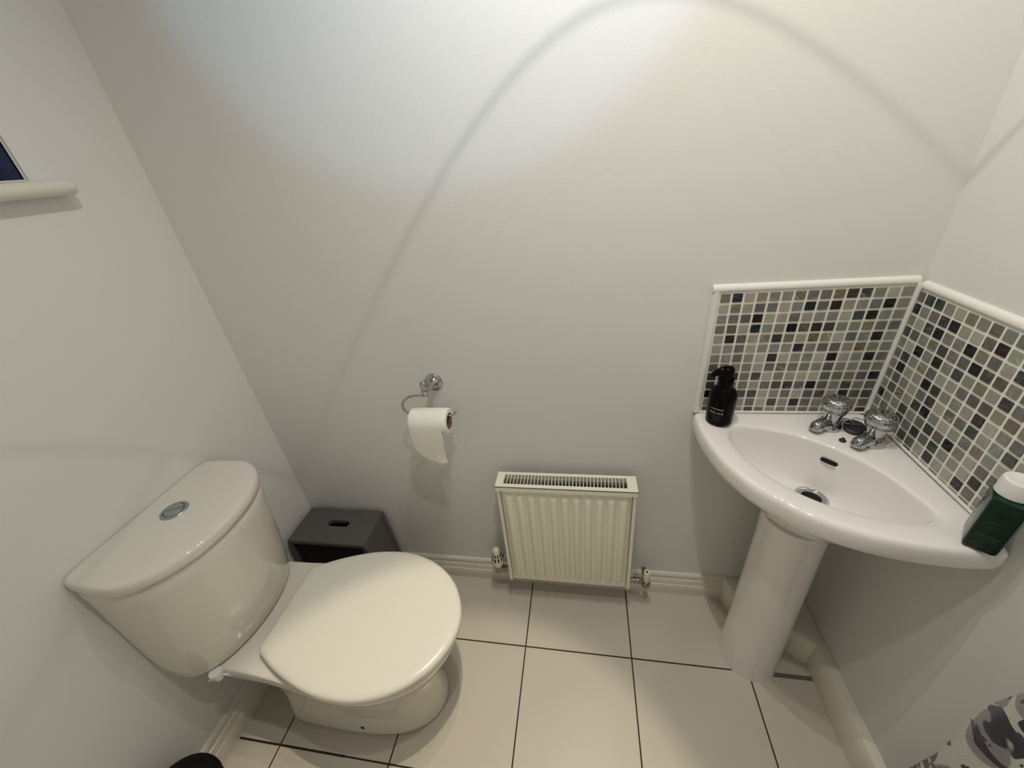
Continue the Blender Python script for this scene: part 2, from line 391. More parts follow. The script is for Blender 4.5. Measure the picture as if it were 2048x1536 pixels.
# ---------------------------------------------------------------- mosaic splashback
PAL = {'D': (.012, .013, .017), 'N': (.020, .027, .045), 'M': (.030, .014, .017), 'Q': (.055, .042, .034), 'K': (.050, .055, .056),
       'B': (.125, .110, .098), 'P': (.150, .145, .140), 'G': (.235, .240, .205), 'O': (.195, .185, .130), 'Y': (.30, .275, .17),
       'L': (.37, .37, .305), 'U': (.33, .305, .27), 'R': (.17, .125, .10), 'W': (.155, .115, .075)}
BACK = ['ONLYGGRPPWQKGLG', 'LOLBPUGDBMUGPDG', 'GPBMLUPUGGLKDGG', 'PBUNGGDBMKGGOPP', 'UMBUOKOLWYLPGDG', 'LGPLGGGNGBPGWGG', 'GUPGLDLGGLDLGDP',
        'BGGOUBBPPGBGGOG', 'KKMOKLOULLPOOBD', 'KBGOUBQMPDPGKGP', 'DDKKQLGPLPBLMBK', 'GGGGBLQGDPGLUGW', 'KGGGQPGPGPPGGGM']
RIGHT = ['PKKGLOGBGPGKGPLG', 'DGPKDLLBMLGPGKLG', 'GLKDGGDOPUKGPGDL', 'KBGOKPPDKBGPLUGK', 'GLDGDGKGOUKPGDLG', 'PKGOPLUPBBGWGKLP', 'GDLUDKGGUMLGPBGL',
         'PBGLPKLPPKUGKLGP', 'GBRUQDGLUPRGLKGP', 'DGGKGPKBDGUPBGLK', 'GPLDPKPKGGLDGPGL', 'GGLPKBUDULMPGGKL', 'GPGLGDGUPUURGPLG']
TP = .025; XL = 1.3245; ZT = 1.1042; YR = .0331; DZ = -.0084
def mosaic(name, label, cells, frame_fn, back_rect, parent_loc):
    """cells: (u0,u1,z0,z1,code) ; frame_fn(u, out, z) -> point"""
    t = empty(name, parent_loc, label, 'splashback', 'mosaic splashbacks in the basin corner')
    bm = NB(); u0, u1, z0, z1 = back_rect
    vs_ = [bm.verts.new(frame_fn(u, o, z)) for u in (u0, u1) for o in (.0003, .0072) for z in (z0, z1)]
    for f in ((0, 1, 3, 2), (4, 6, 7, 5), (0, 4, 5, 1), (2, 3, 7, 6), (0, 2, 6, 4), (1, 5, 7, 3)): bm.faces.new([vs_[i] for i in f])
    obj('grout_bed', bm, M_grout, t, smooth=False)
    bm = NB(); cols = []; seeds = []
    for a0, a1, b0, b1, code in cells:
        g = .0026; c = .0012; A0, A1, B0, B1 = a0+g, a1-g, b0+g, b1-g
        base = Vector(PAL[code]); k = random.uniform(.86, 1.14); colr = [min(1, x*k*random.uniform(.96, 1.04)) for x in base]
        amt = {'D': .03, 'N': .12, 'M': .05, 'Q': .12, 'K': .18, 'B': .25, 'P': .28, 'G': .3, 'O': .5, 'Y': .6, 'L': .5, 'U': .5, 'R': .4, 'W': .25}[code]
        amt *= random.choice([.3, .7, 1, 1.5]); sd = [random.random() for _ in range(3)]
        def rc(i, o):     # rounded square ring
            pts = []
            for (cx, cz, a) in ((A1-i-c, B1-i-c, 0), (A0+i+c, B1-i-c, 90), (A0+i+c, B0+i+c, 180), (A1-i-c, B0+i+c, 270)):
                for da in (0, 45, 90):
                    an = math.radians(a+da); pts.append(bm.verts.new(frame_fn(cx+c*math.cos(an), o, cz+c*math.sin(an))))
            return pts
        r1, r2, r3 = rc(0, .0070), rc(0, .0084), rc(.0006, .0090)
        n0 = len(bm.faces); skin(bm, [r1, r2, r3], False); bm.faces.new(r3)
        k2 = len(bm.faces)-n0; cols += [(*colr, amt)]*k2; seeds += [(*sd, 1)]*k2
    me_o = obj('glass_tiles', bm, M_mos, t, smooth=False); me = me_o.data
    ca = me.attributes.new('tile_colour', 'FLOAT_COLOR', 'FACE'); cb = me.attributes.new('tile_seed', 'FLOAT_COLOR', 'FACE')
    ca.data.foreach_set('color', [x for c_ in cols for x in c_]); cb.data.foreach_set('color', [x for c_ in seeds for x in c_])
    return t
DECK = .7895
cells = []
for r, row in enumerate(BACK):
    for c, ch in enumerate(row):
        z1 = ZT-r*TP; z0 = max(z1-TP, DECK-.004); cells.append((XL+c*TP, XL+(c+1)*TP, z0, z1, ch))
def back_fn(u, o, z): return (u, -o, z)
tb = mosaic('tile_splashback', 'mosaic tile splashback on the back wall, behind the black soap bottle', cells, back_fn, (1.311, W-.0075, DECK-.006, ZT+.006), (1.51, 0, DECK))
def trim_bar(parent, name, a, b, nrm, up, wd=.0155):
    """quarter-round tile trim from a to b; nrm out of the wall, up = across the strip towards the bare wall"""
    prof = [(0, 0), (.0075, 0), (.0095, .0012), (.0102, .005), (.0094, .0095), (.0068, .0133), (.003, .0152), (0, .0155)]
    bm = NB(); n = Vector(nrm); u = Vector(up)
    ring_loop(bm, [[Vector(p)+n*o+u*q*wd/.0155 for o, q in prof] for p in (a, b)]); obj(name, bm, M_trim, parent, angle=60)
trim_bar(tb, 'edge_trim', (1.3085, -.0002, ZT+.002), (W-.011, -.0002, ZT+.002), (0, -1, 0), (0, 0, 1))
trim_bar(tb, 'edge_trim', (1.3235, -.0002, DECK-.006), (1.3235, -.0002, ZT+.004), (0, -1, 0), (-1, 0, 0))
cells = []
YE = .3581
for r, row in enumerate(RIGHT):
    for c, ch in enumerate(row):
        u0 = YR+(c-1)*TP; u1 = u0+TP; u0 = max(u0, .0135)
        if u0 > YE-.01: continue
        z1 = ZT+DZ-r*TP; z0 = max(z1-TP, DECK-.004)
        cells.append((u0, u1, z0, z1, ch))
def right_fn(u, o, z): return (W-o, -u, z)
tr_ = mosaic('tile_splashback', 'mosaic tile splashback on the right wall, above the tap nearer the camera', cells, right_fn, (.0002, YE+.003, DECK-.006, ZT+DZ+.006), (W, -.2, DECK))
trim_bar(tr_, 'edge_trim', (W-.0002, -.011, ZT+DZ+.002), (W-.0002, -YE-.016, ZT+DZ+.002), (-1, 0, 0), (0, 0, 1))
trim_bar(tr_, 'edge_trim', (W-.0002, -YE-.001, DECK-.006), (W-.0002, -YE-.001, ZT+DZ+.004), (-1, 0, 0), (0, -1, 0))
bm = NB(); tube(bm, [(W-.0115, -.0115, DECK+.0005), (W-.0115, -.0115, ZT+.004)], .0052, 12); obj('corner_sealant', bm, M_seal, tr_)

# ---------------------------------------------------------------- corner basin
def uw(u, w_, z): return Vector((W-u, -w_, z))
def sym(pts):   # add the mirror image across the diagonal
    return pts + [(b, a) for a, b in reversed(pts)]
def corner_basin():
    t = empty('corner_basin', (W-.19, -.19, 0), 'white corner wash basin on a full pedestal beneath the mosaic splashbacks', 'basin')
    # front rim curve, one half, from the back-wall end to the diagonal
    half = [(.4065, .0095), (.4085, .045), (.408, .09), (.402, .14), (.391, .19), (.374, .235), (.352, .275), (.325, .308), (.312, .3185)]
    arc = sym(half)
    arc = [Vector((a, b, 0)) for a, b in arc]; arc = catmull(arc, 4)
    loop = [Vector((.0095, .0095, 0))] + [Vector((.0095+(.399*k/10), .0095, 0)) for k in range(1, 10)] + arc + [Vector((.0095, .0095+(.399*k/10), 0)) for k in range(9, 0, -1)]
    C = Vector((.205, .205, 0)); N = 144
    def sample(poly, ang):
        d = Vector((math.cos(ang), math.sin(ang), 0)); best = None
        for a, b in zip(poly, poly[1:]+poly[:1]):
            e = b-a; den = d.x*e.y-d.y*e.x
            if abs(den) < 1e-12: continue
            q = a-C; s = (q.x*e.y-q.y*e.x)/den; k = (q.x*d.y-q.y*d.x)/den
            if s > 0 and -1e-6 <= k <= 1+1e-6 and (best is None or s < best): best = s
        return C + d*best
    angs = [2*PI*(k+.5)/N for k in range(N)]
    O = [sample(loop, a) for a in angs]
    hin = [(.345, .075), (.352, .110), (.345, .165), (.322, .222), (.295, .262), (.2790, .2790)]
    fr = sym(hin)[:]                                     # front part, from left end to right end
    hb = [(.325, .062), (.289, .0685), (.235, .084), (.189, .1065), (.156, .1325), (.143, .143)]
    bk = [(b, a) for a, b in hb] + [(a, b) for a, b in reversed(hb)][1:]   # from right end back to left end
    inner = [Vector((a, b, 0)) for a, b in fr + bk]
    inner = catmull(inner + [inner[0]], 4)[:-1]
    I = [sample(inner, a) for a in angs]
    D = Vector((.168, .172, 0)); R = .028
    Dr = [D + Vector((math.cos(a), math.sin(a), 0))*R for a in angs]
    def toward(P, d):
        out = []
        for p in P: q = C-p; out.append(p + q.normalized()*d)
        return out
    U = [Vector((.185, .185, 0)) + Vector((math.cos(a)*.070, math.sin(a)*.070, 0)) for a in angs]
    rings = []
    def add(L, z): rings.append([uw(p.x, p.y, z) for p in L])
    mixl = lambda A, B, f: [a.lerp(b, f) for a, b in zip(A, B)]
    add(U, .60); add(mixl(toward(O, .02), U, .93), .622); add(mixl(toward(O, .02), U, .66), .650); add(mixl(toward(O, .02), U, .32), .700); add(mixl(toward(O, .018), U, .09), .731)
    add(toward(O, .010), .738); add(toward(O, .002), .745); add(O, .757); add(O, .775); add(toward(O, .0025), .7835); add(toward(O, .008), .7885)
    add(toward(O, .016), DECK); add(mixl(O, I, .72), DECK-.0015)
    add(I, DECK-.004)
    # bowl
    for f, z in ((.035, .781), (.07, .768), (.13, .742), (.24, .710), (.42, .684), (.65, .669), (.86, .662), (1, .659)):
        add(mixl(I, Dr, f), z)
    add([D + (p-D)*.8 for p in Dr], .650)
    bm = NB(); ring_loop(bm, rings, caps=(True, True))
    body = obj('basin_bowl', bm, M_basin, t, subsurf=1)
    bmesh_z = None
    # waste with flange
    bm = NB(); c = uw(D.x, D.y, .6605)
    lathe(bm, c, (0, 0, 1), [(-.03, .017), (-.006, .0185), (0, .0195), (.0015, .021), (.0022, .026), (.0016, .031), (0, .0335), (-.003, .033)], 40, caps=False); wst = obj('waste_flange', bm, M_chrome, t)
    bm = NB(); lathe(bm, c, (0, 0, 1), [(-.004, .0001), (-.004, .0190), (-.009, .0190), (-.009, .0001)], 32); obj('waste_hole', bm, M_hole, t)
    # overflow slot in the back slope of the bowl
    bm = NB(); oc = uw(.1435, .1475, .7475); side = Vector((-.7071, .7071, 0)) if False else Vector((1, -1, 0)).normalized(); nrm = Vector((-.85, -.85, .55)).normalized()
    up = nrm.cross(side).normalized()
    L = []
    for k in range(32):
        a = 2*PI*k/32; sx = math.copysign(.0115, math.cos(a)); L.append((sx+.0048*math.cos(a), .0048*math.sin(a)))
    lo = [[oc + nrm*h + side*(x) + up*y for x, y in L] for h in (-.02, .0032)]
    ring_loop(bm, lo); obj('overflow_slot', bm, M_hole, t, angle=60)
    # pedestal: rounded front, straight tapered cheeks running back
    def foot(s, cx, r, back):
        pts = []
        for k in range(25):
            a = math.radians(-52) + math.radians(104)*k/24; aa = math.radians(45)+a*1.62
            pts.append(Vector((cx+r*math.cos(aa), cx+r*math.sin(aa), 0)))
        e0 = Vector((cx+.030+.0, cx-back, 0)); a0 = pts[0]; b0 = pts[-1]
        tail0 = Vector((.175, .078, 0))*s + Vector((1, 1, 0))*(cx-.192*s); tail1 = Vector((tail0.y, tail0.x, 0))
        P = [tail0.lerp(a0, k/5) for k in range(5)] + pts + [b0.lerp(tail1, (k+1)/5) for k in range(5)]
        P += [tail1.lerp(tail0, (k+1)/7) for k in range(6)]
        return P
    bm = NB(); loops = []
    for z, s, cx, r in ((0, 1.0, .190, .081), (.010, .99, .190, .080), (.05, .96, .191, .078), (.20, .93, .192, .0755), (.40, .88, .195, .0725), (.55, .86, .199, .0705), (.632, .87, .203, .071)):
        loops.append([uw(p.x, p.y, z) for p in foot(s, cx, r, .1)])
    ring_loop(bm, loops); obj('pedestal', bm, M_basin, t, angle=60)
    # sealant line where deck meets the tiles
    bm = NB(); tube(bm, [uw(.392, .0108, DECK-.0012), uw(.2, .0108, DECK-.0012), uw(.0108, .0108, DECK-.0012), uw(.0108, .2, DECK-.0012), uw(.0108, .374, DECK-.0012)], .0036, 10)
    obj('sealant_bead', bm, M_seal, t)
    # small chain stay on the tap ledge
    bm = NB(); c = uw(.116, .122, DECK-.001); lathe(bm, c, (0, 0, 1), [(0, .0068), (.002, .0066), (.005, .003), (.0075, .0024), (.008, .0005)], 20); obj('chain_stay', bm, M_sealant_dirty, t, label='small dark chain stay')
corner_basin()

# ---------------------------------------------------------------- taps
def tap(u, w_, label):
    c = uw(u, w_, DECK-.001); t = empty('pillar_tap', c, label, 'tap', 'chrome taps on the corner basin')
    d = Vector((-.88, -.47, 0)).normalized()
    bm = NB(); lathe(bm, c, (0, 0, 1), [(0, .0225), (.003, .0235), (.007, .0230), (.012, .0215), (.019, .0195), (.024, .0170), (.028, .013), (.030, .001)], 36)
    path = [c+Vector((0, 0, .012)), c+d*.015+Vector((0, 0, .014)), c+d*.030+Vector((0, 0, .0165)), c+d*.042+Vector((0, 0, .0150)), c+d*.046+Vector((0, 0, .008))]
    tube(bm, catmull(path, 5), lambda f: .0165-.0040*min(1, f*1.3), 20); sphere(bm, c+d*.041+Vector((0, 0, .0145)), .0140, 24)
    obj('tap_body', bm, M_chrome, t, angle=60)
    # gland and bell-shaped cover
    bm = NB(); z0 = .022
    lathe(bm, c, (0, 0, 1), [(z0, .011), (z0+.001, .0155), (z0+.006, .0165), (z0+.016, .0190), (z0+.023, .0215), (z0+.025, .0220), (z0+.0260, .001)], 40); obj('tap_cover', bm, M_chrome, t)
    # ribbed head
    bm = NB(); n = 120; rings = []
    for h, r, fl in ((.0460, .0215, 0), (.0470, .0238, 0), (.0488, .0240, 0), (.0496, .0228, 0), (.0510, .0246, 0), (.0524, .0248, 0), (.0534, .0236, 0), (.0548, .0262, .5), (.0590, .0285, 1), (.0660, .0290, 1), (.0720, .0275, 1), (.0765, .0240, 1), (.0795, .0185, .7), (.0812, .0115, .3), (.0818, .005, 0), (.0819, .0008, 0)):
        rings.append([bm.verts.new(c + Vector((0, 0, h)) + Vector((math.cos(2*PI*k/n), math.sin(2*PI*k/n), 0))*(r-.0006*fl*(.5+.5*math.cos(2*PI*k*24/n)))) for k in range(n)])
    skin(bm, rings); obj('tap_head', bm, M_chrome, t, angle=60)
tap(.120, .070, 'chrome pillar tap nearer the back wall, left of the black plug')
tap(.064, .128, 'chrome pillar tap nearer the right wall, right of the black plug')

def basin_plug():
    c = uw(.076, .084, DECK+.002)
    t = empty('basin_plug', c, 'dark basin plug with a coiled bead chain, lying between the taps', 'plug')
    bm = NB(); ax = Vector((-.12, -.22, 1)).normalized()
    lathe(bm, c, ax, [(0, .001), (0, .0165), (.005, .019), (.009, .0205), (.011, .0205), (.0125, .018), (.0115, .012), (.012, .004), (.015, .003), (.017, .0008)], 36); obj('plug_body', bm, M_rubber, t)
    bm = NB(); z = .014
    p = [(0, 0, z), (-.010, .008, z+.008), (-.014, .018, z+.004), (-.022, .012, z+.001), (-.019, .003, z+.002), (-.006, -.002, z+.002), (.010, -.006, z+.002), (.024, -.008, .008), (.033, .002, .006), (.030, .016, .012), (.014, .026, .014), (.004, .022, .012), (0, .012, .012)]
    pts = even(catmull([c+Vector(q) for q in p], 6), 60)
    tube(bm, pts, lambda f: .0011+.0005*math.sin(f*59*PI)**2, 8); obj('chain', bm, M_satin, t, label='dark metal chain')
basin_plug()

# ---------------------------------------------------------------- writing helpers
def text_bm(s, size):
    cu = bpy.data.curves.new('tmp', 'FONT'); cu.body = s; cu.size = size; cu.align_x = 'CENTER'; cu.align_y = 'CENTER'; cu.extrude = 0; cu.resolution_u = 3; cu.space_character = 1.25
    o = bpy.data.objects.new('tmp', cu); COL.objects.link(o); dg = bpy.context.evaluated_depsgraph_get()
    me = bpy.data.meshes.new_from_object(o.evaluated_get(dg)); bm = NB(); bm.from_mesh(me)
    bpy.data.objects.remove(o); bpy.data.meshes.remove(me); bpy.data.curves.remove(cu)
    return bm
def strip(bm, x0, x1, y0, y1, n=8):
    a = [bm.verts.new((x0+(x1-x0)*k/n, y0, 0)) for k in range(n+1)]; b = [bm.verts.new((x0+(x1-x0)*k/n, y1, 0)) for k in range(n+1)]
    for k in range(n): bm.faces.new((a[k], a[k+1], b[k+1], b[k]))

# ---------------------------------------------------------------- black soap pump bottle
def soap_bottle():
    c = Vector((1.3572, -.0495, DECK)); R = .0305
    t = empty('soap_pump_bottle', c, 'black pump soap bottle at the back-wall end of the basin', 'soap bottle')
    bm = NB(); lathe(bm, c, (0, 0, 1), [(0, .001), (0, R-.003), (.003, R-.0005), (.006, R), (.075, R), (.084, R-.0015), (.092, R-.006), (.098, R-.013), (.101, .0150), (.104, .0140), (.108, .0138), (.108, .001)], 48); obj('bottle_body', bm, M_black, t, angle=50)
    bm = NB(); lathe(bm, c, (0, 0, 1), [(.101, .001), (.101, .0168), (.1025, .0172), (.124, .0170), (.127, .0155), (.130, .012), (.137, .012), (.137, .001)], 36); obj('pump_collar', bm, M_black, t, angle=50)
    d = Vector((-1, -.12, 0)).normalized()
    bm = NB(); top = c+Vector((0, 0, .140))
    lathe(bm, c, (0, 0, 1), [(.127, .001), (.127, .0125), (.135, .0140), (.145, .0140), (.150, .0115), (.1525, .005), (.153, .001)], 32)
    tube(bm, catmull([top+d*-.006+Vector((0, 0, .001)), top+d*.010+Vector((0, 0, .003)), top+d*.024+Vector((0, 0, -.002)), top+d*.035+Vector((0, 0, -.009))], 5), lambda f: .0118-.0062*f, 18)
    obj('pump_nozzle', bm, M_black, t, angle=50)
    # print wrapped round the body, facing a little left of the camera
    ang = math.atan2(-.8759, -.3307) - math.radians(14)
    def wrap(b, zoff):
        for v in b.verts:
            a = ang + v.co.x/R; rr_ = R+.00035; z = v.co.y+zoff; v.co = c + Vector((rr_*math.cos(a), rr_*math.sin(a), z))
    b1 = text_bm('RELAX', .0088); bmesh.ops.subdivide_edges(b1, edges=b1.edges[:], cuts=0)
    wrap(b1, .0385)
    b2 = NB(); strip(b2, -.0148, .0148, .0485, .0500, 16); wrap(b2, 0)
    tmp = bpy.data.meshes.new('t'); b2.to_mesh(tmp); b1.from_mesh(tmp); b2.free(); bpy.data.meshes.remove(tmp)
    obj('label_print', b1, M_label, t, smooth=False, label='pale printed lettering')
    b3 = NB()
    for (y, hw) in ((.0300, .0125), (.0265, .010), (.0235, .0115), (.0200, .006), (.0175, .0085), (.0125, .003)):
        x = -hw
        while x < hw:
            l = random.uniform(.0012, .003); strip(b3, x, min(x+l, hw), y, y+.0008, 2); x += l+.0007
    wrap(b3, 0); obj('small_print', b3, M_label_dim, t, smooth=False, label='faint small print')
soap_bottle()

# ---------------------------------------------------------------- green bottle
def green_bottle():
    P1 = Vector((1.6345, -.3935, DECK)); P2 = Vector((1.6655, -.4185, DECK)); ex = (P2-P1).normalized(); ey = Vector((-ex.y, ex.x, 0))
    if ey.x < 0: ey = -ey
    wd = (P2-P1).length; dp = .056; c = P1 + ex*wd/2 + ey*dp/2; zz = Vector((0, 0, 1))
    t = empty('lotion_bottle', c, 'dark green rectangular bottle with a white cap at the right end of the basin', 'bottle')
    def rect(h, ins, ch):
        a, b = wd/2-ins, dp/2-ins; P = []
        for sx, sy, order in ((1, -1, 0), (1, 1, 1), (-1, 1, 0), (-1, -1, 1)):
            cx, cy = sx*(a-ch), sy*(b-ch); a0 = {(1, -1): -90, (1, 1): 0, (-1, 1): 90, (-1, -1): 180}[(sx, sy)]
            for k in range(5):
                an = math.radians(a0+90*k/4); P.append(c + ex*(cx+ch*math.cos(an)) + ey*(cy+ch*math.sin(an)) + zz*h)
        return P
    bm = NB(); ring_loop(bm, [rect(0, .004, .004), rect(.001, .0022, .004), rect(.004, .0004, .004), rect(.008, 0, .004), rect(.100, 0, .004), rect(.1035, .0008, .004), rect(.1055, .0035, .004), rect(.107, .0085, .004)])
    obj('bottle_body', bm, M_green, t, angle=40)
    bm = NB(); lathe(bm, c, zz, [(.107, .001), (.107, .0200), (.1085, .0212), (.132, .0208), (.135, .0195), (.1362, .017), (.1352, .012), (.1350, .001)], 48); obj('screw_cap', bm, M_cap, t, angle=35)
    def face(b):     # text drawn in (x,y) onto the narrow front face
        for v in b.verts: v.co = c + ex*v.co.x - ey*(dp/2+.0003) + zz*v.co.y
    # blocky 3 x 2 character emblem
    b = NB()
    for i in range(3):
        for j in range(2):
            x = -.0035+i*.0052; y = .0755+j*.0052
            strip(b, x-.0020, x+.0020, y+.0012, y+.0018, 1); strip(b, x-.0018, x-.0011, y-.0018, y+.0018, 1); strip(b, x+.0011, x+.0018, y-.0018, y+.0018, 1); strip(b, x-.0018, x+.0018, y-.0018, y-.0012, 1); strip(b, x-.0003, x+.0003, y-.0018, y+.0021, 1)
    face(b); obj('label_emblem', b, M_label_dark, t, smooth=False, label='near-black square emblem')
    b = NB()
    for (y, x0, x1, h) in ((.0625, -.011, .004, .0010), (.054, -.006, .006, .0008), (.050, -.006, .001, .0006), (.0345, -.014, .013, .0013), (.0305, -.014, .010, .0007), (.0275, -.013, .013, .0007), (.016, -.014, -.004, .0007), (.013, -.014, .003, .0007), (.010, -.012, -.002, .0007)):
        x = x0
        while x < x1:
            l = random.uniform(.0012, .003); strip(b, x, min(x+l, x1), y, y+h, 1); x += l+.0006
    face(b); obj('small_print', b, M_label_green, t, smooth=False, label='pale green small print')
green_bottle()

# ---------------------------------------------------------------- toilet
YC = -.4145
def smooth_out(half, n, subdiv=6):
    """half outline (x, w) from the back centre to the front centre -> closed evenly spaced loop of 2n points"""
    P = [Vector((x, w_, 0)) for x, w_ in half]; E = even(P, n)
    L = [Vector((p.x, p.y, 0)) for p in E]; R = [Vector((p.x, -p.y, 0)) for p in reversed(E[1:-1])]
    return L + R
def toilet():
    t = empty('toilet', (.33, YC, 0), 'white close-coupled toilet with its lid down, backed against the left wall', 'toilet')
    def lay(loop, z, sx=1, sy=1, cx=.4, dx=0): return [Vector((cx+(p.x-cx)*sx+dx, YC+p.y*sy, z)) for p in loop]
    def rc(pts, a, b, m): return catmull([Vector((*p, 0)) for p in pts[a:b]], m)
    top = [(.03, 0), (.03, .06), (.03, .125)] 
    h = [Vector((x, w_, 0)) for x, w_ in top] + rc([(.034, .138), (.05, .147), (.12, .150), (.20, .1515), (.27, .156), (.34, .164), (.41, .174), (.48, .177), (.55, .168), (.615, .142), (.662, .104), (.69, .062), (.702, .028), (.705, 0)], 0, 14, 6)
    n = 60; T = smooth_out([(p.x, p.y) for p in h], n)
    hf = [Vector((.15, 0, 0)), Vector((.15, .05, 0)), Vector((.15, .085, 0))] + rc([(.154, .098), (.17, .110), (.24, .1155), (.33, .118), (.42, .1165), (.50, .106), (.555, .086), (.59, .058), (.608, .027), (.6125, 0)], 0, 10, 6)
    F = smooth_out([(p.x, p.y) for p in hf], n)
    def mx(f, z, s=1.0): return [Vector((a.x*(1-f)+b.x*f, YC+(a.y*(1-f)+b.y*f)*s, z)) for a, b in zip(T, F)]
    bm = NB()
    ring_loop(bm, [mx(1, 0, 1.0), mx(1, .012, 1.0), mx(1.01, .03, .99), mx(1.05, .07, .95), mx(1.08, .12, .90), mx(1.06, .17, .88), mx(.95, .215, .90), mx(.76, .255, .94), mx(.50, .295, .98), mx(.24, .328, 1), mx(.09, .350, 1), mx(.02, .366, 1), mx(0, .376, 1), mx(0, .388, 1),
        [Vector((.37+(p.x-.37)*.992, YC+(p.y)*.985, .394)) for p in T], [Vector((.37+(p.x-.37)*.975, YC+(p.y)*.95, .3965)) for p in T]])
    obj('pan', bm, M_porc, t, subsurf=1)
    bm = NB(); hc = Vector((.398, YC-.1125, .041)); lathe(bm, hc+Vector((0, .006, 0)), (0, -1, -.02), [(0, .001), (0, .0058), (.0085, .0058), (.0088, .001)], 20); obj('fixing_hole', bm, M_sealant_dirty, t, label='dark fixing hole low on the side')
    # seat ring and lid
    hl = [Vector((.233, 0, 0)), Vector((.233, .05, 0)), Vector((.233, .107, 0))] + rc([(.236, .114), (.262, .1275), (.300, .146), (.345, .163), (.40, .179), (.46, .1875), (.52, .1865), (.58, .172), (.635, .144), (.678, .106), (.705, .063), (.718, .026), (.7205, 0)], 0, 13, 6)
    Ls = smooth_out([(p.x, p.y) for p in hl], n)
    def off(d, z): return [Vector((.46+(p.x-.46)*(1-d/.24), YC+p.y*(1-d/.19), z)) for p in Ls]
    bm = NB(); ring_loop(bm, [off(.012, .3968), off(.007, .3975), off(.004, .401), off(.004, .407), off(.008, .4105), off(.014, .4112)]); obj('seat', bm, M_seat, t, angle=50)
    bm = NB(); ring_loop(bm, [off(.009, .4116), off(.003, .4122), off(0, .4155), off(0, .4195), off(.0016, .4245), off(.005, .4280), off(.011, .4300), off(.022, .4312), off(.045, .4318)]); obj('seat_lid', bm, M_seat, t, angle=50)
    for s in (-1, 1):
        bm = NB(); tube(bm, [(.2265, YC+s*.075-.022, .4045), (.2265, YC+s*.075+.022, .4045)], .0062, 16); obj('hinge', bm, M_seat, t)
    # cistern
    hcst = [Vector((.003, 0, 0)), Vector((.003, .09, 0)), Vector((.003, .170, 0))] + rc([(.008, .181), (.06, .1865), (.115, .1865), (.146, .179), (.172, .163), (.194, .141), (.213, .112), (.228, .075), (.236, .035), (.2385, 0)], 0, 10, 6)
    B = smooth_out([(p.x, p.y) for p in hcst], n)
    def cs(z, sx, sy, ins=0, dy=0): return [Vector((.003+(q.x-.003)*sx, YC+dy+q.y*sy, z)) for q in inset_loop([(p.x, p.y) for p in B], ins)]
    bm = NB()
    ring_loop(bm, [cs(.398, .70, .86, .010, -.008), cs(.400, .745, .895, .004, -.008), cs(.408, .775, .915, 0, -.008), cs(.44, .80, .930, 0, -.007), (cs(.50, .845, .948, 0, -.005)), cs(.60, .905, .966, 0, -.002), cs(.70, .955, .978, 0), cs(.738, .968, .982, 0), cs(.741, .95, .97, 0)])
    obj('cistern', bm, M_porc, t, angle=60)
    bm = NB(); ring_loop(bm, [cs(.7415, .975, .985, .004), cs(.7425, .985, .992, .0015), cs(.745, .995, .998), cs(.752, 1, 1), cs(.759, .999, 1), cs(.765, .992, .995), cs(.7685, .975, .985), cs(.7705, .945, .965), cs(.7715, .88, .92), cs(.772, .75, .8)]); lid = obj('cistern_lid', bm, M_porc, t, angle=60)
    c = Vector((.083, -.409, .7712))
    bm = NB(); lathe(bm, c, (0, 0, 1), [(-.003, .029), (0, .0295), (.0022, .0285), (.0034, .0265), (.0034, .0225), (.001, .0215), (.001, .001)], 48); ring = obj('button_bezel', bm, M_satin, lid)
    # split button, dividing line runs across the depth
    ax = Vector((.86, .5, 0)).normalized(); ay = Vector((-ax.y, ax.x, 0))
    for s in (-1, 1):
        bm = NB(); L = []
        for k in range(25):
            a = -PI/2+PI*k/24; L.append((max(.0007, .0205*math.cos(a))*s, .0205*math.sin(a)))
        ring_loop(bm, [[c+ay*(x*f if abs(x) > .001 else x)+ax*y*f+Vector((0, 0, z)) for x, y in L] for z, f in ((0, 1), (.0035, 1), (.0048, .95), (.0054, .8))])
        obj('flush_button', bm, M_satin, lid, angle=40)
    # plastic wing nut and inlet pipe under the cistern's near corner
    bm = NB(); q = Vector((.140, -.573, .385)); lathe(bm, q, (0, 0, 1), [(-.014, .007), (-.012, .010), (0, .0105), (.002, .014), (.014, .014)], 20)
    for a in (.4, .4+PI):
        d = Vector((math.cos(a), math.sin(a), 0)); tube(bm, [q+d*.008+Vector((0, 0, -.002)), q+d*.019+Vector((0, 0, -.008)), q+d*.024+Vector((0, 0, -.015))], .003, 8)
    obj('wing_nut', bm, M_cap, t)
    bm = NB(); tube(bm, catmull([(.10, -.262, .40), (.115, -.258, .33), (.105, -.250, .20), (.06, -.24, .10), (.03, -.232, .03)], 6), .0055, 10); obj('inlet_hose', bm, M_satin, t)
toilet()

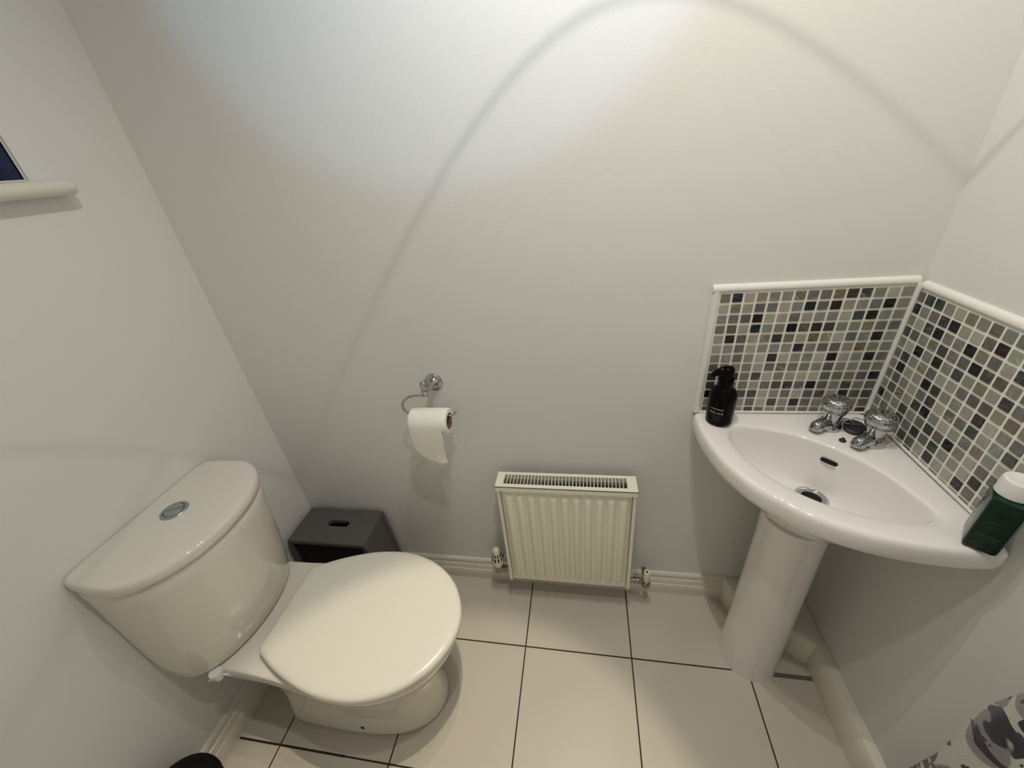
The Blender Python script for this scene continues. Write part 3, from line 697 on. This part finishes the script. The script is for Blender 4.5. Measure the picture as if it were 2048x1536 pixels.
# ---------------------------------------------------------------- grey step stool in the corner
def stool():
    x0, x1, y0, y1, zt = .026, .312, -.166, -.0175, .352
    t = empty('step_stool', ((x0+x1)/2, (y0+y1)/2, 0), 'dark grey box stool with a slot handle, in the corner behind the toilet', 'stool')
    # top with a rounded slot cut through it
    bm = NB(); cx, cy = .174, -.083; n = 48
    slot = []
    for k in range(n):
        a = 2*PI*(k+.5)/n; sx = math.copysign(.028, math.cos(a)); slot.append((cx+sx+.0125*math.cos(a), cy+.0125*math.sin(a)))
    def rectp(px, py, i):
        X0, X1, Y0, Y1 = x0+i, x1-i, y0+i, y1-i; dx, dy = px-cx, py-cy; s = 1e9
        if dx > 0: s = min(s, (X1-cx)/dx)
        if dx < 0: s = min(s, (X0-cx)/dx)
        if dy > 0: s = min(s, (Y1-cy)/dy)
        if dy < 0: s = min(s, (Y0-cy)/dy)
        return (cx+dx*s, cy+dy*s)
    angs = sorted(set([math.atan2(p[1]-cy, p[0]-cx) for p in slot] + [math.atan2(b-cy, a-cx) for a in (x0, x1) for b in (y0, y1)]))
    def slot_at(a):
        d = Vector((math.cos(a), math.sin(a))); lo, hi = 0, .1
        for _ in range(30):
            m_ = (lo+hi)/2; px, py = d*m_; q = max(abs(px)-.028, 0); ins = (q*q+py*py) < .0125**2
            if ins: lo = m_
            else: hi = m_
        return (cx+d.x*lo, cy+d.y*lo)
    S_ = [slot_at(a) for a in angs]; E_ = [rectp(cx+math.cos(a), cy+math.sin(a), 0) for a in angs]; E2 = [rectp(cx+math.cos(a), cy+math.sin(a), .002) for a in angs]
    rings = [[bm.verts.new((x, y, z)) for x, y in L] for L, z in ((S_, zt-.014), (S_, zt), (E2, zt), (E_, zt-.003), (E_, zt-.014))]
    rings.append(rings[0]); skin(bm, rings, False); obj('top_panel', bm, M_stool, t, angle=30)
    # splayed end panels with a recessed field
    for s, xa, xb in ((1, x1-.012, x1), (-1, x0+.012, x0)):
        sp = .022*s; bm = NB()
        def pt(x, y, z): f = (zt-.014-z)/(zt-.014); return Vector((x+sp*f*(1 if s > 0 else .4), y-(.008*f if y < -.1 else 0), z))
        g = [bm.verts.new(pt(x, y, z)) for x in (xa, xb) for y in (y0, y1) for z in (0, zt-.0145)]
        for f in ((0, 1, 3, 2), (4, 6, 7, 5), (0, 4, 5, 1), (2, 3, 7, 6), (0, 2, 6, 4), (1, 5, 7, 3)): bm.faces.new([g[i] for i in f])
        for ya, yb in ((y0, y0+.016), (y1-.016, y1)):     # raised stiles
            g = [bm.verts.new(pt(x, y, z)) for x in (xb, xb+.0035*s) for y in (ya, yb) for z in (0, zt-.0145)]
            for f in ((0, 1, 3, 2), (4, 6, 7, 5), (0, 4, 5, 1), (2, 3, 7, 6), (0, 2, 6, 4), (1, 5, 7, 3)): bm.faces.new([g[i] for i in f])
        obj('end_panel', bm, M_stool, t, smooth=False, bevel=.001)
    bm = NB(); box(bm, x0+.014, x1-.014, y0+.008, y0+.014, .01, zt-.016); obj('front_panel', bm, M_hole, t, smooth=False, label='black sheet for the shade in the open front')  # black sheet stands in for the shade under the top
    bm = NB(); box(bm, x0+.014, x1-.014, y1-.012, y1-.006, .01, zt-.016); obj('rear_panel', bm, M_stool, t, smooth=False)
    bm = NB(); box(bm, x0+.014, x1-.014, y0+.016, y1-.014, .01, .02); obj('base_panel', bm, M_stool, t, smooth=False)
stool()

# ---------------------------------------------------------------- black bin at the bottom left
def bin_():
    c = Vector((.100, -.750, 0)); R = .081
    t = empty('waste_bin', c, 'black round bin with a domed top against the left wall', 'bin')
    bm = NB(); lathe(bm, c, (0, 0, 1), [(0, .001), (0, R*.84), (.004, R*.86), (.15, R*.94), (.185, R*.97), (.185, .001)], 48); obj('bin_body', bm, M_bin, t)
    bm = NB(); pr = [(.186, .001), (.186, R), (.194, R)]
    for k in range(1, 13): a = PI/2*k/12; pr.append((.194+.062*math.sin(a), max(.0005, R*math.cos(a))))
    lathe(bm, c, (0, 0, 1), pr, 48); obj('bin_lid', bm, M_bin, t)
bin_()

# ---------------------------------------------------------------- toilet roll holder and roll
def roll_holder():
    c = Vector((.607, 0, .878)); t = empty('toilet_roll_holder', c, 'chrome toilet roll holder with a curved arm on the back wall', 'toilet roll holder')
    bm = NB(); lathe(bm, c, (0, -1, 0), [(.0003, .001), (.0003, .026), (.004, .0262), (.007, .0245), (.009, .020), (.0095, .0185), (.013, .0175), (.017, .013), (.020, .009), (.028, .0075), (.050, .0075), (.052, .001)], 40); obj('wall_rose', bm, M_chrome, t, angle=35)
    k = Vector((.602, -.062, .886)); bm = NB()
    tube(bm, [Vector((.607, -.040, .880)), k], .009, 14)
    lathe(bm, k+Vector((0, 0, -.020)), (0, 0, 1), [(0, .004), (.002, .0075), (.006, .0092), (.010, .0080), (.012, .0060), (.017, .0090), (.027, .0090), (.030, .0060), (.032, .0058), (.035, .0085), (.040, .0096), (.045, .0078), (.049, .0015)], 24)
    obj('knuckle', bm, M_chrome, t, angle=60)
    p = [(.600, -.064, .873), (.585, -.068, .8735), (.562, -.073, .873), (.545, -.077, .865), (.5375, -.079, .851), (.540, -.080, .836), (.549, -.080, .825), (.560, -.080, .8185), (.580, -.080, .8175), (.62, -.080, .8165), (.660, -.080, .8165), (.672, -.080, .8175), (.680, -.079, .822), (.684, -.0785, .8275)]
    bm = NB(); tube(bm, catmull(p, 4), .0039, 12); sphere(bm, Vector(p[-1]), .0041, 12); obj('arm', bm, M_chrome, t, angle=80)
roll_holder()
def toilet_roll():
    c = Vector((.6095, -.080, .7995)); t = empty('toilet_roll', c, 'white toilet roll hanging on the chrome arm with a loose sheet', 'toilet roll')
    R, r, L = .0362, .0225, .1065; x0 = c.x-L/2; n = 64
    bm = NB(); lathe(bm, (x0, c.y, c.z), (1, 0, 0), [(0, r+.0008), (0, R-.003), (.0008, R-.001), (.003, R), (L-.003, R), (L-.0008, R-.001), (L, R-.003), (L, r+.0008), (0, r+.0008)], n, caps=False); obj('paper_roll', bm, M_paper, t, angle=50)
    bm = NB(); lathe(bm, (x0+.0002, c.y, c.z), (1, 0, 0), [(0, r-.0006), (0, r+.0007), (L-.0004, r+.0007), (L-.0004, r-.0006), (0, r-.0006)], 48, caps=False); obj('cardboard_core', bm, M_card, t, angle=50)
    # loose sheet: leaves the front of the roll and hangs, swept to one corner
    def edge(f):       # f 0..1 down the sheet -> left x, right x, y, z-left, z-right
        return f
    def on(a, x): a = math.radians(a); return (x, c.y-(R+.0005)*math.sin(a), c.z+(R+.0005)*math.cos(a))
    rowsL = [on(0, .5568), on(20, .5565), on(40, .5562), on(62, .5560), on(85, .5555), (.5540, -.1165, .775), (.5530, -.1150, .752), (.5545, -.1130, .731), (.560, -.1100, .711), (.571, -.1080, .696), (.588, -.1070, .684)]
    rowsR = [on(0, .6480), on(20, .6482), on(40, .6484), on(62, .6485), on(85, .6485), (.6490, -.1165, .775), (.6480, -.1150, .755), (.6450, -.1130, .735), (.6425, -.1105, .715), (.6415, -.1080, .693), (.6440, -.1055, .666)]
    Lc = catmull(rowsL, 4); Rc = catmull(rowsR, 4); bm = NB(); m = 16; grid = []
    for i, (a, b) in enumerate(zip(Lc, Rc)):
        f = i/(len(Lc)-1); row = []
        for k in range(m+1):
            s = k/m; p = a.lerp(b, s); p.y += -.004*math.sin(PI*s)*f + .0012*math.sin(s*9+f*5)*f
            p.z += -.004*math.sin(PI*s)*f*f; row.append(bm.verts.new(p))
        grid.append(row)
    for i in range(len(grid)-1):
        for k in range(m): bm.faces.new((grid[i][k], grid[i][k+1], grid[i+1][k+1], grid[i+1][k]))
    o = obj('loose_sheet', bm, M_paper, t, angle=180); s = o.modifiers.new('thickness', 'SOLIDIFY'); s.thickness = .0005
toilet_roll()

# ---------------------------------------------------------------- radiator
def radiator():
    x0, x1, yb, yf, zb, zt = .7655, 1.172, -.028, -.0905, .115, .569
    t = empty('radiator', ((x0+x1)/2, 0, 0), 'small cream panel radiator low on the back wall', 'radiator')
    # ribbed front panel (pressed)
    bm = NB(); xa, xb_ = x0+.0115, x1-.0115; z0, z1 = zb+.002, zt-.020; nr = 11; pitch = (xb_-xa-.012)/nr; yp = yf+.006
    xs = [xa]; ys = [0]
    for k in range(nr):
        s = xa+.006+k*pitch
        for f, v in ((.10, 0), (.18, .3), (.26, 1), (.74, 1), (.82, .3), (.90, 0)): xs.append(s+f*pitch); ys.append(v)
    xs.append(xb_); ys.append(0)
    zs = [(z0, 0), (z0+.006, 0), (z0+.026, 0), (z0+.031, .25), (z0+.037, .8), (z0+.043, 1), (z1-.032, 1), (z1-.026, .8), (z1-.020, .25), (z1-.016, 0), (z1-.004, 0), (z1, 0)]
    g = [[bm.verts.new((x, yp+.0030 - .0085*v*a, z)) for x, v in zip(xs, ys)] for z, a in zs]
    for i in range(len(g)-1):
        for k in range(len(xs)-1): bm.faces.new((g[i][k], g[i][k+1], g[i+1][k+1], g[i+1][k]))
    o = obj('front_panel', bm, M_rad, t, angle=180); s = o.modifiers.new('thickness', 'SOLIDIFY'); s.thickness = .0016; s.offset = -1
    bm = NB(); box(bm, xa, xb_, yb-.004, yb-.002, zb+.002, zt-.02); obj('rear_panel', bm, M_rad, t, smooth=False)
    # folded convector between the panels, coloured black for the shade in the slots
    bm = NB(); pts = []
    n = 72
    for k in range(n): x = xa+.01+(xb_-xa-.02)*k/(n-1); pts.append((x, yb-.0055 if k % 2 else yp+.010))
    for (a, b), (c, d) in zip(pts, pts[1:]): bm.faces.new([bm.verts.new(q) for q in ((a, b, zb+.03), (c, d, zb+.03), (c, d, zt-.022), (a, b, zt-.022))])
    obj('convector_fins', bm, M_hole, t, smooth=False)
    for xa_, xb2 in ((x0, x0+.010), (x1-.010, x1)):
        bm = NB(); box(bm, xa_, xb2, yf+.004, yb, zb, zt-.004); obj('side_panel', bm, M_rad, t, smooth=False, bevel=.0015)
    # top grille: frame and bars with open slots
    bm = NB(); X0, X1 = x0-.003, x1+.003; Y0, Y1 = yf-.001, yb+.001; sx0, sx1 = .7875, 1.1455; sy0, sy1 = -.0770, -.0375; zz0, zz1 = zt-.0025, zt+.0012
    box(bm, X0, sx0, Y0, Y1, zz0, zz1); box(bm, sx1, X1, Y0, Y1, zz0, zz1); box(bm, sx0, sx1, Y0, sy0, zz0, zz1); box(bm, sx0, sx1, sy1, Y1, zz0, zz1)
    nb = 35; p = (sx1-sx0)/nb
    for k in range(1, nb): x = sx0+k*p; box(bm, x-.0010, x+.0010, sy0, sy1, zz0, zz1)
    box(bm, X0, X1, Y0, Y0+.0016, zt-.018, zz1); box(bm, X0, X0+.0016, Y0, Y1, zt-.018, zz1); box(bm, X1-.0016, X1, Y0, Y1, zt-.018, zz1)
    obj('top_grille', bm, M_rad, t, smooth=False, bevel=.0005)
    # welded seam bumps along the lower edge
    # thermostatic valve on the left
    v = Vector((.7215, -.058, .150))
    bm = NB(); lathe(bm, v+Vector((0, 0, -.034)), (0, 0, 1), [(0, .001), (0, .010), (.003, .0135), (.024, .0135), (.028, .0165), (.036, .0165), (.038, .001)], 6)
    tube(bm, [v+Vector((0, 0, -.016)), v+Vector((.032, 0, -.016)), Vector((x0+.004, v.y, v.z-.016))], .0105, 14); lathe(bm, v+Vector((.014, 0, -.016)), (1, 0, 0), [(0, .001), (0, .0148), (.013, .0148), (.013, .001)], 6)
    tube(bm, [v+Vector((0, 0, -.02)), Vector((v.x, -.030, v.z-.022)), Vector((v.x, -.001, v.z-.022))], .0075, 12)
    vb = obj('radiator_valve', bm, M_valve, t, angle=30)
    bm = NB(); n = 48; rings = []
    P = [(.002, .0125, 0), (.004, .0140, 0), (.012, .0170, 0), (.024, .0185, 0), (.034, .0180, 0), (.037, .0176, 1), (.050, .0150, 1), (.061, .0118, 1), (.064, .0110, 0), (.069, .0118, 0), (.076, .0112, 0), (.081, .0080, 0), (.083, .0005, 0)]
    for h, r, s in P: rings.append([bm.verts.new(v+Vector((r*math.cos(2*PI*k/n), r*math.sin(2*PI*k/n), h))*1.12) for k in range(n)])
    skin(bm, rings); obj('thermostat_head', bm, M_cream, vb, angle=50)
    bm = NB()
    for k in range(10):        # narrow dark slots round the neck
        a = 2*PI*(k+.25)/10; d = Vector((math.cos(a), math.sin(a), 0)); s = Vector((-d.y, d.x, 0))
        q = []
        for h, r in ((.0355, .0182), (.0605, .0121)):
            hw = .0024
            for o_ in (-hw, hw): q.append((h, r, o_))
        V = [bm.verts.new(v + (d*(r+e) + s*o_ + Vector((0, 0, h)))*1.12) for e in (-.003, .0002) for h, r, o_ in q]
        for f in ((0, 1, 3, 2), (4, 6, 7, 5), (0, 4, 5, 1), (2, 3, 7, 6), (0, 2, 6, 4), (1, 5, 7, 3)): bm.faces.new([V[i] for i in f])
    obj('head_slots', bm, M_hole, vb, smooth=False)
    # lockshield valve on the right
    v = Vector((1.2285, -.060, .120))
    bm = NB(); tube(bm, [Vector((x1-.004, -.060, .130)), Vector((1.215, -.060, .128))], .0092, 14); lathe(bm, Vector((1.188, -.060, .130)), (1, 0, 0), [(0, .001), (0, .0112), (.014, .0112), (.014, .001)], 14)
    lathe(bm, Vector((1.204, -.060, .129)), (1, 0, 0), [(0, .001), (0, .0140), (.012, .0140), (.012, .001)], 6)
    lathe(bm, v+Vector((0, 0, -.014)), (0, 0, 1), [(0, .001), (0, .012), (.003, .0142), (.020, .0142), (.024, .011), (.024, .001)], 24)
    lathe(bm, Vector((1.193, -.060, .136)), (0, 0, 1), [(0, .0055), (.017, .0055), (.022, .0048), (.0235, .001)], 12)
    tube(bm, [v+Vector((0, 0, -.004)), Vector((v.x, -.030, .114)), Vector((v.x, -.001, .114))], .0075, 12)
    lb = obj('radiator_valve', bm, M_valve, t, angle=35)
    bm = NB(); lathe(bm, v+Vector((0, 0, .010)), (0, 0, 1), [(0, .0100), (.002, .0112), (.046, .0100), (.0485, .0092), (.0485, .0042), (.042, .0038), (.042, .001)], 28); obj('lockshield_cap', bm, M_cream, lb, angle=40)
    bm = NB(); lathe(bm, v+Vector((0, 0, .0525)), (0, 0, 1), [(0, .001), (0, .0036), (.003, .0036), (.003, .001)], 16); obj('cap_hole', bm, M_hole, lb)
radiator()

# ---------------------------------------------------------------- printed towel hanging on the right wall
def towel():
    yA, yB, zB, zT = -.545, -.90, .03, .93
    ez = [(.0, -.488), (.22, -.512), (.33, -.5456), (.46, -.560), (.52, -.559), (.58, -.5527), (.635, -.5542), (.69, -.5625), (.74, -.579), (.93, -.592)]
    def yedge(z):
        for (a, b), (c, d) in zip(ez, ez[1:]):
            if z <= c: return b+(d-b)*max(0, (z-a)/(c-a))
        return ez[-1][1]
    xr = W-.075
    ring_c = Vector((W, (yA+yB)/2, zT+.02))
    tr = empty('towel_rail', ring_c, 'chrome towel rail on the right wall, holding the printed towel', 'towel rail')
    bm = NB()
    for y in (yA-.06, yB+.03):
        lathe(bm, (W-.0003, y, zT+.01), (-1, 0, 0), [(0, .001), (0, .022), (.006, .022), (.009, .016), (.010, .008), (.07, .008), (.078, .008), (.08, .001)], 24)
    tube(bm, [(xr, yA-.06, zT+.01), (xr, yB+.03, zT+.01)], .007, 14); obj('rail', bm, M_chrome, tr)
    # cloth folded over the rail: cross-section goes up the back, over, and down the front; sampled along y
    prof = []      # (x, z, swell)
    n = 72
    for k in range(n+1): prof.append((0, zB+.06+(zT+.004-zB-.06)*k/n, 'b'))
    for k in range(1, 10): prof.append((k/10, zT+.01, 'o'))
    for k in range(n+1): prof.append((1, zT+.004+(zB-zT-.004)*k/n, 'f'))
    ny = 60; bm = NB(); grid = []; uvs = []
    for i in range(ny+1):
        s = i/ny; row = []
        for j, (a, z, kd) in enumerate(prof):
            h = (zT-z)/(zT-zB); fold = math.sin(s*15+1.0)*.008*min(1, h*2+.15)+math.sin(s*31+2)*.0035*h
            bulge = .010*math.exp(-((z-.50)/.16)**2)*math.exp(-(s/.20)**2)
            edge = .012*math.sin(h*5.0+.4)-.030*math.exp(-((z-.30)/.10)**2)*0
            if kd == 'b': x = W-.048+fold*.3; zz = z; off = 0
            elif kd == 'f': x = xr-.016-.012*h-fold-bulge; zz = z
            else:
                an = PI*a; x = (xr+.0105*math.cos(an))+0; zz = zT+.010+.011*math.sin(an); x = x-fold*.1
            y = yA-.035*(kd != 'f')*(1-s)+(yB-yA)*s
            if kd == 'f':
                y += (yedge(z)-yA)*math.exp(-s*4)
                x += .018*math.exp(-(s/.05)**2)          # rolled side edge
            row.append(bm.verts.new((x, y, zz)))
        grid.append(row)
    uvl = bm.loops.layers.uv.new('UVMap'); L = []
    for i in range(ny):
        for j in range(len(prof)-1):
            f = bm.faces.new((grid[i][j], grid[i+1][j], grid[i+1][j+1], grid[i][j+1]))
            for lp, (ii, jj) in zip(f.loops, ((i, j), (i+1, j), (i+1, j+1), (i, j+1))): lp[uvl].uv = (ii/ny*.36, jj/(n)*.88)
    o = obj('printed_towel', bm, M_towel, angle=180, loc=(W-.07, (yA+yB)/2, zB), label='cream towel printed with dark purple and grey swirls, hanging by the right wall', cat='towel')
    s = o.modifiers.new('thickness', 'SOLIDIFY'); s.thickness = .009; s.offset = -1
    b = o.modifiers.new('sub', 'SUBSURF'); b.levels = 1; b.render_levels = 1
towel()
